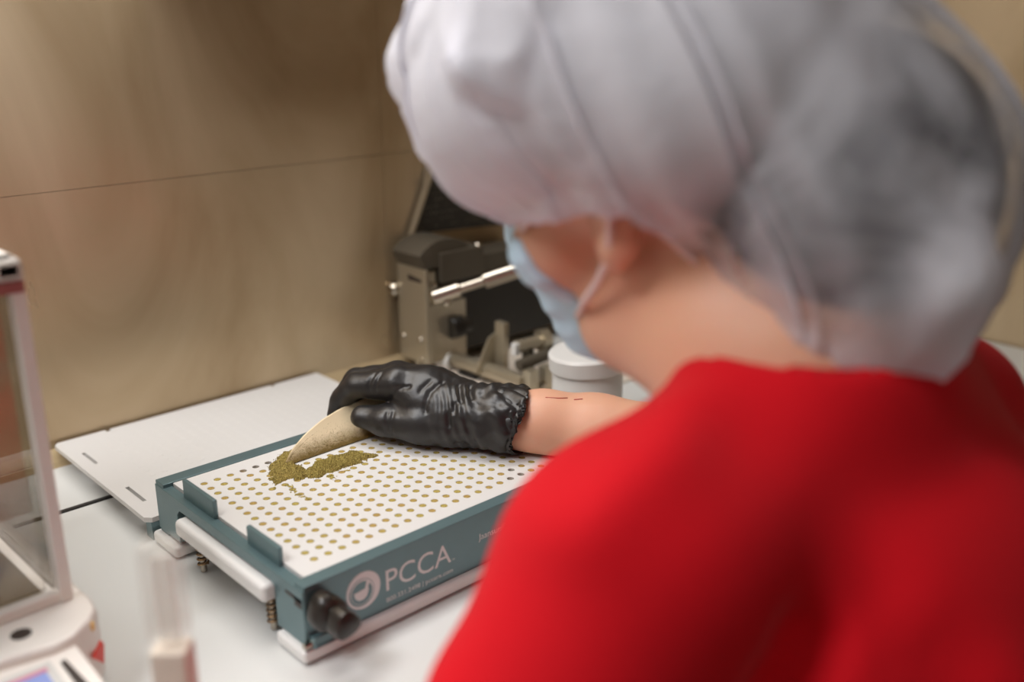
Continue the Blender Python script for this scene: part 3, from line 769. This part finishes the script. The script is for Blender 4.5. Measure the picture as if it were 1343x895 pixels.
# draught shield
PH = 222
for (x, y) in ((-149.5, 70), (-338, 66), (-158, 300), (-338, 296)):
    part('pillar', MB().rbox((x, y, PH / 2), (4.2, 5, PH / 2), math.radians(4)), M['balance'], t, bevel=1.2)
fb = MB().rbox((-245, 68, 4), (94, 4.5, 4), math.radians(1.8))
part('lower_bar', fb, M['balance'], t, bevel=1.5)
part('top_frame', MB().box(-345, -145, 62, 82, PH - 2, PH + 12).box(-345, -145, 290, 308, PH - 2, PH + 12).box(-345, -325, 62, 308, PH - 2, PH + 12).box(-163, -145, 62, 308, PH - 2, PH + 12), M['balance'], t, bevel=4, segs=3)
part('top_seal', MB().box(-344, -146, 63, 81, PH - 9, PH - 2), mat('rose_seal', srgb(160, 92, 88), .5), t)
part('front_pane', MB().rbox((-245, 72, PH / 2 + 3), (86, 1, PH / 2 - 6), math.radians(1.8)), M['glass'], t)
part('side_pane', MB().rbox((-154.5, 186, PH / 2), (1, 107, PH / 2 - 3), math.radians(1.6)), M['glass'], t)
part('side_pane', MB().rbox((-338, 186, PH / 2), (1, 107, PH / 2 - 3), 0), M['glass'], t)
part('back_pane', MB().box(-332, -162, 297, 299, 0, PH - 2), M['glass'], t)
part('chamber_floor', MB().prism([(-158, 78), (-332, 72), (-332, 292), (-166, 292)], .2, 1.6), M['pan'], t)
part('side_rail', MB().prism([(-146, 80), (-151, 80), (-158, 292), (-153, 292)], 0, 3), M['balance'], t, bevel=.5)
part('weighing_pan', MB().lathe((-205, 150, 2), (0, 0, 1), [(8, 0), (8, 6), (38, 7), (40, 9), (38, 9.4)], 40), M['pan'], t, smooth='auto')

# ------------------------------------------------------------------ clear tube in the near left
TXc, TYc = -155, -116
t = thing('acrylic_holder', 'clear upright plastic holder with beige sleeve, blurred in the left foreground', 'holder', (TXc, TYc, BZ))
part('foot', MB().rbox((TXc, TYc, BZ + 3), (16, 16, 3), math.radians(-43)), M['beige'], t, bevel=1)
part('sleeve', MB().rbox((TXc, TYc, 3), (9.5, 8, 57), math.radians(-43)), M['beige'], t, bevel=1.5, label='beige sleeve')
sh = MB()
part('clear_sheet', MB().rbox((TXc, TYc, 92), (9.4, 8, 28), math.radians(-43)), M['acrylic'], t, bevel=1)
part('strip', MB().rbox((TXc, TYc, 88), (4.6, 3, 24), math.radians(-43)), M['strip'], t)

# ------------------------------------------------------------------ the person
pb = (140, -400, FL)
person = thing('person', 'person in red shirt, white hair cap and blue mask scraping powder with black glove', 'person', pb)
O = np.array([127., -198., 287.])                   # middle of the head, between the ears
yaw, pit, rol = math.radians(10), math.radians(20), math.radians(15)
F0 = np.array([-math.sin(yaw), math.cos(yaw), 0]); ZZ = np.array([0, 0, 1.])
Fh = math.cos(pit) * F0 - math.sin(pit) * ZZ; U0 = math.sin(pit) * F0 + math.cos(pit) * ZZ; L0 = np.cross(ZZ, F0)
Uh = U0 * math.cos(rol) + L0 * math.sin(rol); Lh = L0 * math.cos(rol) - U0 * math.sin(rol)
AX = np.array([Fh, Lh, Uh])
H = lambda f, l, u: O + Fh * f + Lh * l + Uh * u
NECK = np.array([130., -292., 196.])
SHL, ELL, WRL = np.array([-18., -296., 120.]), np.array([-124., -282., -140.]), np.array([36., -236., -205.])
SHR, ELR, WRR = np.array([300., -300., 112.]), np.array([342., -92., 4.]), np.array([224., 58., 27.])
HIPL, KNL, ANL, TOL = np.array([70., -450., -285.]), np.array([50., -60., -275.]), np.array([45., -70., -725.]), np.array([40., 60., -775.])
HIPR, KNR, ANR, TOR = np.array([230., -450., -285.]), np.array([250., -60., -275.]), np.array([255., -70., -725.]), np.array([262., 60., -775.])

def face_prims(s, g=0.):
    s.ell(H(-8, 0, 42), (98 + g, 76 + g, 86 + g), AX, 12)
    s.ell(H(40, 0, -22), (50 + g, 56 + g, 76 + g), AX, 14)
    for q in (1, -1):
        s.chain([H(8, q * 52, -42), H(44, q * 38, -74), H(76, 0, -88)], [17 + g, 16 + g, 18 + g], 12)
        s.ell(H(58, q * 44, -16), (26 + g, 24 + g, 26 + g), AX, 14)
        s.cap(H(82, q * 10, 31), H(73, q * 44, 29), 11 + g, 10 + g, 8)
    s.cap(H(88, 0, 14), H(106, 0, -22), 7 + g, 10 + g, 6)
    for q in (1, -1): s.ell(H(100, q * 10, -26), (9 + g, 7 + g, 6 + g), AX, 4)
    s.cap(H(88, -16, -54), H(88, 16, -54), 7 + g, None, 5)
def ear_prims(s):
    for q in (1, -1):
        s.ell(H(-6, q * 79, 2), (17, 6, 31), np.array([nrm(Fh + .35 * q * Lh), nrm(Lh - .35 * q * Fh), Uh]), 3)
        s.ell(H(2, q * 84, 2), (8, 4, 14), AX, 3, 'sub')
        s.ell(H(3, q * 77, -24), (8, 5, 9), AX, 3)
def torso(s, g=0., arms=True):
    s.ell((148, -352, 10), (158 + g, 100 + g, 150 + g), None, 30)
    s.ell((148, -405, -150), (142 + g, 102 + g, 150 + g), None, 40)
    s.ell((150, -440, -275), (160 + g, 118 + g, 90 + g), None, 30)
    s.cap(NECK + (0, -16, -34), SHL + (30, -4, 0), 54 + g, 50 + g, 25); s.cap(NECK + (0, -14, -20), SHR + (-30, 4, 0), 58 + g, 50 + g, 25)

S = SDF((-170, -600, FL), (440, 110, 420), 4.0)
torso(S, -9.)
S.cap(H(-22, 0, -40), NECK, 56, 62, 18)
for sh, el, wr in ((SHL, ELL, WRL), (SHR, ELR, WRR)):
    S.cap(sh, el, 43, 37, 22)
    if el is ELR: S.chain([el, np.array([288., -6., 12.]), np.array([258., 26., 22.]), wr], [40, 36, 29, 25.5], 14)
    else: S.chain([el, el * .7 + wr * .3, wr], [37, 33.5, 25.5], 14)
for hp_, kn_, an_, to_ in ((HIPL, KNL, ANL, TOL), (HIPR, KNR, ANR, TOR)):
    S.cap(hp_, kn_, 80, 56, 22); S.chain([kn_, kn_ * .65 + an_ * .35 + (0, -14, 0), an_], [54, 52, 36], 14); S.cap(an_ + (0, 0, -20), to_ + (0, 0, 6), 32, 24, 10)
for w_, pts in ((WRL, [(66, -214, -212), (96, -196, -214)]),): S.chain([w_] + [np.array(p, float) for p in pts], [25, 30, 24], 8)
face_prims(S); ear_prims(S)
S.cap(H(30, 30, -78), NECK + (-20, 30, 0), 34, 46, 22); S.cap(H(30, -30, -78), NECK + (20, 30, 0), 34, 46, 22)
for q in (1, -1): S.ell(H(92, q * 31, 11), (11, 14, 9), AX, 6, 'sub')
P, Fc = S.mesh(); P = relax(P, Fc, 2)
arm = (P[:, 0] > 150) & (P[:, 1] > -60) & (P[:, 1] < 110) & (P[:, 2] > -70) & (P[:, 2] < 40)
zm = 1.5 - np.maximum(0, P[:, 0] - 258) * 1.6 - np.maximum(0, -33 - P[:, 1]) * 1.6     # the forearm lies over the plate edge, never in it
P[arm, 2] = np.where(P[arm, 2] < zm[arm] + 7, zm[arm] + 7 * np.exp(np.minimum(0, (P[arm, 2] - zm[arm] - 7) / 7)), P[arm, 2])
body = part('body', (P, Fc), M['skin'], person, smooth=True)
del S
for q in (1, -1):
    e = part('eye', MB().lathe(H(67.5, q * 31, 11), Fh, [(11.5 * math.sin(a), 12 - 11.5 * math.cos(a)) for a in np.linspace(.05, 3.09, 12)], 20), M['eye'], person, smooth=True)
    part('iris', MB().lathe(H(90, q * 31, 10), Fh, [(5.4, 0), (4.5, .9), (.5, 1.2)], 16), M['iris'], e, smooth=True)

from mathutils.bvhtree import BVHTree
bvh = BVHTree.FromPolygons([Vector(p) for p in P], [tuple(int(i) for i in f) for f in Fc])
for pts in ([(253, 20, 42), (260, 13, 44), (267, 8, 46)], [(270, 2, 45), (276, -3, 46)]):
    q_ = [bvh.find_nearest(Vector(p))[0] for p in pts]
    part('scratch', MB().tube(q_, .55, 6), M['scratch'], body, smooth=True, label='thin red scratch on the forearm')

# hair under the cap
S = SDF(O - 250, O + 220, 4.0)
S.ell(H(-12, 0, 48), (99, 77.5, 87), AX, 0); S.ell(H(-96, -18, -44), (72, 98, 80), AX, 30)
S.cut(H(66, 0, 40), Fh * 1.0 - Uh * .25, 6); S.cut(H(-50, 0, -66), -Uh * .8 + Fh * .5, 6); S.cut(H(20, 0, 12), Fh * .75 - Uh, 6)
P, Fc = S.mesh(); P = relax(P, Fc, 2); part('hair', (P, Fc), M['hair'], person, smooth=True)
hair_bvh = BVHTree.FromPolygons([Vector(p) for p in P], [tuple(int(i) for i in f) for f in Fc])

# bouffant cap: a puffed sheet from its elastic rim over the crown
RIM = [(0, 95, 0, 40), (45, 70, 62, 22), (85, 8, 83, 13), (108, -24, 80, 4), (135, -54, 50, -92), (180, -92, -18, -156), (225, -56, -74, -110), (268, 0, -83, 8), (315, 70, -62, 22), (360, 95, 0, 40)]
PUFF = [((-8, 0, 66), (116, 102, 100)), ((49, -15, 112), (66, 80, 52)), ((24, 46, 76), (72, 58, 52)), ((-100, -14, -46), (84, 112, 94)), ((-58, 0, 40), (92, 104, 84)), ((10, -50, 80), (100, 90, 80))]
def cap_mesh():
    NU, NV = 240, 100
    T = np.array(RIM, float); ph = np.linspace(0, 360, NU, endpoint=False)
    tt = (1 - np.cos(np.pi * ((ph[:, None] - T[None, :-1, 0]) / (T[1:, 0] - T[:-1, 0])[None]).clip(0, 1))) / 2
    rim = T[0, 1:] + sum(tt[:, k:k + 1] * (T[k + 1, 1:] - T[k, 1:])[None] for k in range(len(T) - 1))
    Qc = np.array([-8., 0., 30.]); dd = rim - Qc
    e0 = np.arctan2(dd[:, 2], np.hypot(dd[:, 0], dd[:, 1])); az = np.arctan2(dd[:, 1], dd[:, 0])
    droop = np.radians(6 + 14 * np.clip(np.cos(np.radians(ph)), 0, 1) + 3 * np.clip(-np.cos(np.radians(ph)), 0, 1))
    v = np.linspace(0, 1, NV); e = (e0 - droop)[:, None] + ((math.pi / 2 - e0 + droop)[:, None]) * v[None]
    D = np.stack([np.cos(e) * np.cos(az)[:, None], np.cos(e) * np.sin(az)[:, None], np.sin(e)], 2)
    R = np.full(e.shape, 60.); 
    for c, r in PUFF:
        c, r = np.array(c, float), np.array(r, float); o = (Qc - c) / r; w = D / r
        A_ = (w * w).sum(2); B_ = (w * o).sum(2); C_ = (o * o).sum() - 1; disc = B_ * B_ - A_ * C_
        t_ = np.where(disc > 0, (-B_ + np.sqrt(np.maximum(disc, 0))) / A_, 0)
        h_ = np.clip(.5 + .5 * (t_ - R) / 56, 0, 1); R = t_ * h_ + R * (1 - h_) + 50 * h_ * (1 - h_)
    pleat = 1 + .022 * (1 - v)[None] ** 1.2 * np.sin(np.radians(ph) * 40 + 2.2 * np.sin(np.radians(ph) * 5))[:, None]
    X = Qc + D * (R * pleat)[:, :, None]
    k = np.clip(v / .10, 0, 1)[None, :, None]; k = np.sin(k * math.pi / 2) ** .8
    X = rim[:, None, :] * (1 - k) + X * k
    A = X.reshape(-1, 3); Q = O + A[:, :1] * Fh + A[:, 1:2] * Lh + A[:, 2:] * Uh
    i = np.arange(NU)[:, None]; j = np.arange(NV - 1)[None]; i2 = (i + 1) % NU
    Fq = np.stack([i * NV + j, i2 * NV + j, i2 * NV + j + 1, i * NV + j + 1], 2).reshape(-1, 4); N_ = normals(Q, Fq)
    fall = np.tile(np.clip(v / .15, 0, 1), NU)[:, None]
    rid = 1 - np.abs(wob(Q + 300, 40)) ** .7
    Q = Q + N_ * fall * np.maximum(12 * wob(Q, 58)[:, None] + 8 * rid[:, None] + 5 * (1 - np.abs(wob(Q + 500, 24)) ** .7)[:, None] + 3 * wob(Q + 90, 20)[:, None] - 9, -5)
    return Q, Fq
Q, Fq = cap_mesh()
capo = part('bouffant_cap', (Q, Fq), M['net'], person, smooth=True, label='white gathered bouffant cap')
at = capo.data.attributes.new('cling', 'FLOAT', 'POINT')      # 1 where the gauze is stretched on the hair, 0 where it stands off
cl = np.array([min(60., hair_bvh.find_nearest(Vector(p))[3]) for p in Q])
at.data.foreach_set('value', np.clip((34 - cl) / 26, 0, 1) * np.clip((30 - (Q - O) @ Fh) / 50, 0, 1).astype(np.float32))
NVc = 100; rim = [Q[i * NVc] for i in range(0, 240, 2)]
part('elastic_band', MB().tube(rim + rim[:1], 2.2, 6), M['loop'], capo, smooth=True)

# face mask and its loops
S = SDF(O - 170, O + 170, 2.5)
face_prims(S, 3.5); S.cap(H(92, 0, -10), H(88, 0, -78), 24, 26, 20)
S.cut(H(0, 0, -2), Uh * 1.0 - Fh * .02, 3); S.cut(H(0, 0, -108), -Uh, 3); S.cut(H(64, 0, 0), -Fh + Uh * .28, 3)
P, Fc = S.mesh(); P = relax(P, Fc, 2); N_ = normals(P, Fc)
uu = (P - O) @ Uh
P = P + N_ * (.45 * np.sin(uu / 2.6))[:, None]
mk = part('face_mask', (P, Fc), M['mask'], person, smooth=True, label='pale blue pleated face mask')
for q in (1, -1):
    ctl = [H(58, q * 54, -58), H(40, q * 66, -46), H(20, q * 75, -34), H(2, q * 81, -20), H(-12, q * 86, 2), H(-16, q * 85, 22), H(-6, q * 82, 34), H(14, q * 79, 24), H(40, q * 70, 14), H(62, q * 62, 4)]
    part('ear_loop', MB().tube(ctl, 2.2, 8), M['loop'], mk, smooth=True, label='thin pinkish ear loop')

# shirt
S = SDF((-190, -620, -400), (470, -20, 330), 4.0)
torso(S, 11.)
S.chain([SHL + (10, 0, 0), SHL * .45 + ELL * .55 + (-6, -4, 0), SHL * .12 + ELL * .88 + (-8, 0, 0)], [63, 66, 68], 26)
S.chain([SHR + (-10, 0, 0), SHR * .4 + ELR * .6], [62, 60], 26)
S.cap(ELL, SHL * .1 + ELL * .9 + (-60, 0, -200), 52, 60, 3, 'sub'); 
S.cut(ELL + (0, 0, 8), (0, .1, -1), 3) if False else None
S.cap(SHR * .28 + ELR * .72, ELR * 1.5 - SHR * .5, 50, 50, 3, 'sub')
S.cap(NECK + (0, -4, 14), H(-10, 0, -60), 66, 74, 4, 'sub')
P, Fc = S.mesh(); P = relax(P, Fc, 3); N_ = normals(P, Fc)
P = P + N_ * (3.2 * wob(P, 95)[:, None] + 1.5 * wob(P + 50, 42)[:, None])
P = crease(P, N_, [
    ([SHL + (80, 60, 70), SHL + (20, 70, 20), SHL + (-30, 60, -60), ELL + (-20, 40, 110)], 15, 15),
    ([SHL + (100, 0, 50), SHL + (20, -10, 20), SHL + (-40, 10, -50), ELL + (-30, 10, 100)], -8, 20),
    ([(70, -330, 90), (30, -350, 50), (-30, -340, -10), ELL + (-30, -30, 70)], 18, 14),
    ([(90, -420, 70), (40, -420, 0), (-20, -370, -60), ELL + (0, -50, 50)], -9, 24),
    ([(60, -450, -20), (10, -400, -80), ELL + (10, -50, 30)], 18, 18),
    ([(30, -400, 130), (70, -450, 60), (90, -480, -60)], 9, 24),
])
part('scrub_shirt', (relax(P, Fc, 1), Fc), M['shirt'], person, smooth=True, label='bright red scrub shirt')

# trousers and shoes
S = SDF((-80, -620, FL + 20), (400, 30, -250), 6.0)
S.ell((150, -440, -285), (164, 122, 90), None, 30)
for hp_, kn_, an_ in ((HIPL, KNL, ANL), (HIPR, KNR, ANR)):
    S.cap(hp_, kn_, 86, 64, 24); S.chain([kn_, an_ + (0, 0, 10)], [64, 52], 14)
P, Fc = S.mesh(); part('trousers', (relax(P, Fc, 2), Fc), M['pants'], person, smooth=True)
for an_, to_ in ((ANL, TOL), (ANR, TOR)):
    S = SDF(an_ - 90, to_ + 80, 4.0); S.chain([an_ + (0, -30, -46), an_ + (0, 30, -44), to_ + (0, 20, -2)], [38, 40, 32], 14); S.cap(an_ + (0, -8, -40), an_ + (0, 0, 10), 40, 42, 12)
    S.cut((0, 0, FL + 1), (0, 0, -1), 1); P, Fc = S.mesh(); part('shoe', (relax(P, Fc, 1), Fc), M['black'], person, smooth=True)

# gloves ------------------------------------------------------------------
S = SDF((110, 10, -6), (275, 225, 90), 1.5)
a = np.array
# palm
S.chain([a((224, 58, 26.5)), a((206, 84, 27.)), a((190, 112, 36.))], [25.5, 25.5, 23.5], 10)
S.chain([a((215, 75, 27.)), a((200, 120, 42.)), a((190, 146, 42.))], [22, 21, 17], 12)
S.chain([a((222, 78, 26.)), a((216, 126, 34.)), a((212, 150, 32.))], [24, 20, 15], 12)
FG = [  # MCP, PIP, DIP, tip ; radii
    ([(176, 134, 51), (155, 168, 46), (147.5, 183.5, 29), (142, 186, 16)], [15.5, 11.5, 9.6, 8.0]),
    ([(189, 150, 50), (168, 186, 43), (159, 199, 24), (155, 199, 12)], [15, 11.5, 9.8, 8.2]),
    ([(203, 158, 42), (186, 193, 37), (177, 203, 20), (174, 202, 11)], [14, 11, 9.4, 8.0]),
    ([(215, 158, 33), (204, 188, 29), (197, 198, 16), (194, 198, 10)], [12.5, 9.6, 8.4, 7.4]),
]
for pts, rs_ in FG:
    pts = [a(p, float) for p in pts]
    S.chain([pts[0] * .5 + a((215, 90, 30.)) * .5, pts[0]], [17, rs_[0]], 9)
    S.chain(pts, rs_, 3.0)
S.chain([a((203, 72, 22.)), a((178, 102, 20.)), a((160, 130, 21.)), a((147.5, 150.5, 22.))], [20, 17, 13.8, 10.2], 6)
S.cap(a((192, 96, 14.)), a((205, 84, 14.)), 15, 17, 10)
# cuff, flared and ragged
wdir = nrm(ELR - WRR)
S.chain([a((222, 62, 26.)), WRR + wdir * 6, WRR + wdir * 22], [27.5, 29, 32], 8)
S.cap(WRR + wdir * 8, WRR + wdir * 60, 28.2, 34, 1.2, 'sub')
P, Fc = S.mesh(); P = relax(P, Fc, 2, .4); N_ = normals(P, Fc)
al = (P - WRR) @ wdir
wr = np.clip((al + 62) / 50, 0, 1) * np.clip((34 - al) / 10, 0, 1)
P = P + N_ * (wr * (.8 * np.sin(al / 1.7 + P[:, 2] / 4.5 + 3.2 * wob(P, 20)) + 1.3 * wob(P + 11, 10) + .6 * wob(P + 40, 4.5)) + .3 * wob(P, 6))[:, None]
rag = np.clip((al - 8) / 12, 0, 1); P = P + wdir * (rag * 4.5 * wob(P * a((1, 1, 1)), 13))[:, None]
P = crease(P, N_, [
    ([(172, 112, 56), (168, 124, 50), (168, 132, 38)], 1.6, 2.2), ([(166, 140, 60), (160, 142, 48)], 1.2, 1.8), ([(162, 146, 60), (156, 148, 48)], 1.2, 1.8),
    ([(196, 92, 60), (184, 96, 48), (176, 92, 36)], 1.3, 2.4), ([(188, 100, 60), (180, 104, 50)], 1.0, 2.2), ([(160, 118, 30), (158, 116, 16)], 1.0, 1.6), ([(157, 122, 30), (155, 120, 16)], 1.0, 1.6),
    ([(205, 80, 58), (196, 70, 44), (190, 74, 26)], 1.6, 2.6), ([(212, 74, 58), (203, 62, 44), (198, 64, 26)], 1.8, 2.6), ([(190, 70, 12), (206, 52, 12)], 1.6, 2.4)])
P[:, 2] += 1.5
low = P[:, 2] < 9; P[low, 2] = 1.0 + 8 * np.exp((P[low, 2] - 9) / 8)      # the heel of the hand rests just clear of the plate
part('glove', (P, Fc), M['glove'], person, smooth=True, label='black nitrile glove gripping the scraper')
# left glove, at rest on the lap below the bench
S = SDF((-10, -300, -270), (190, -100, -150), 2.5)
S.chain([WRL - (22, 9, 0), WRL, a((66, -214, -212.)), a((92, -198, -214.))], [30, 28, 33, 27], 8)
for k, (dx, dy) in enumerate(((0, 16), (6, 5), (5, -7), (-2, -19))):
    b0 = a((96. + dx, -196 + dy, -212)); S.chain([b0, b0 + (28, 12, -4), b0 + (44, 22, -16)], [12 - k * .6, 10 - k * .5, 8.5], 3)
S.chain([a((60, -204, -210.)), a((76, -176, -204.)), a((98, -162, -206.))], [17, 12.5, 9.5], 5)
P, Fc = S.mesh(); part('glove', (relax(P, Fc, 1), Fc), M['glove'], person, smooth=True, label='black nitrile glove resting on the lap')

# stool under the person
t = thing('stool', 'round black stool under the seated person', 'stool', (150, -450, FL))
part('seat', MB().lathe((150, -455, -436), (0, 0, 1), [(150, 0), (172, 8), (176, 30), (168, 46), (120, 56), (1, 58)], 48), M['stool'], t, smooth='auto')
part('post', MB().cyl((150, -455, FL + 30), (150, -455, -428), 26), M['steel'], t, smooth='auto')
for k in range(5):
    an = k * 2 * math.pi / 5; part('leg', MB().tube([(150 + 20 * math.cos(an), -455 + 20 * math.sin(an), FL + 40), (150 + 250 * math.cos(an), -455 + 250 * math.sin(an), FL + 18)], [18, 12]), M['stool'], t)
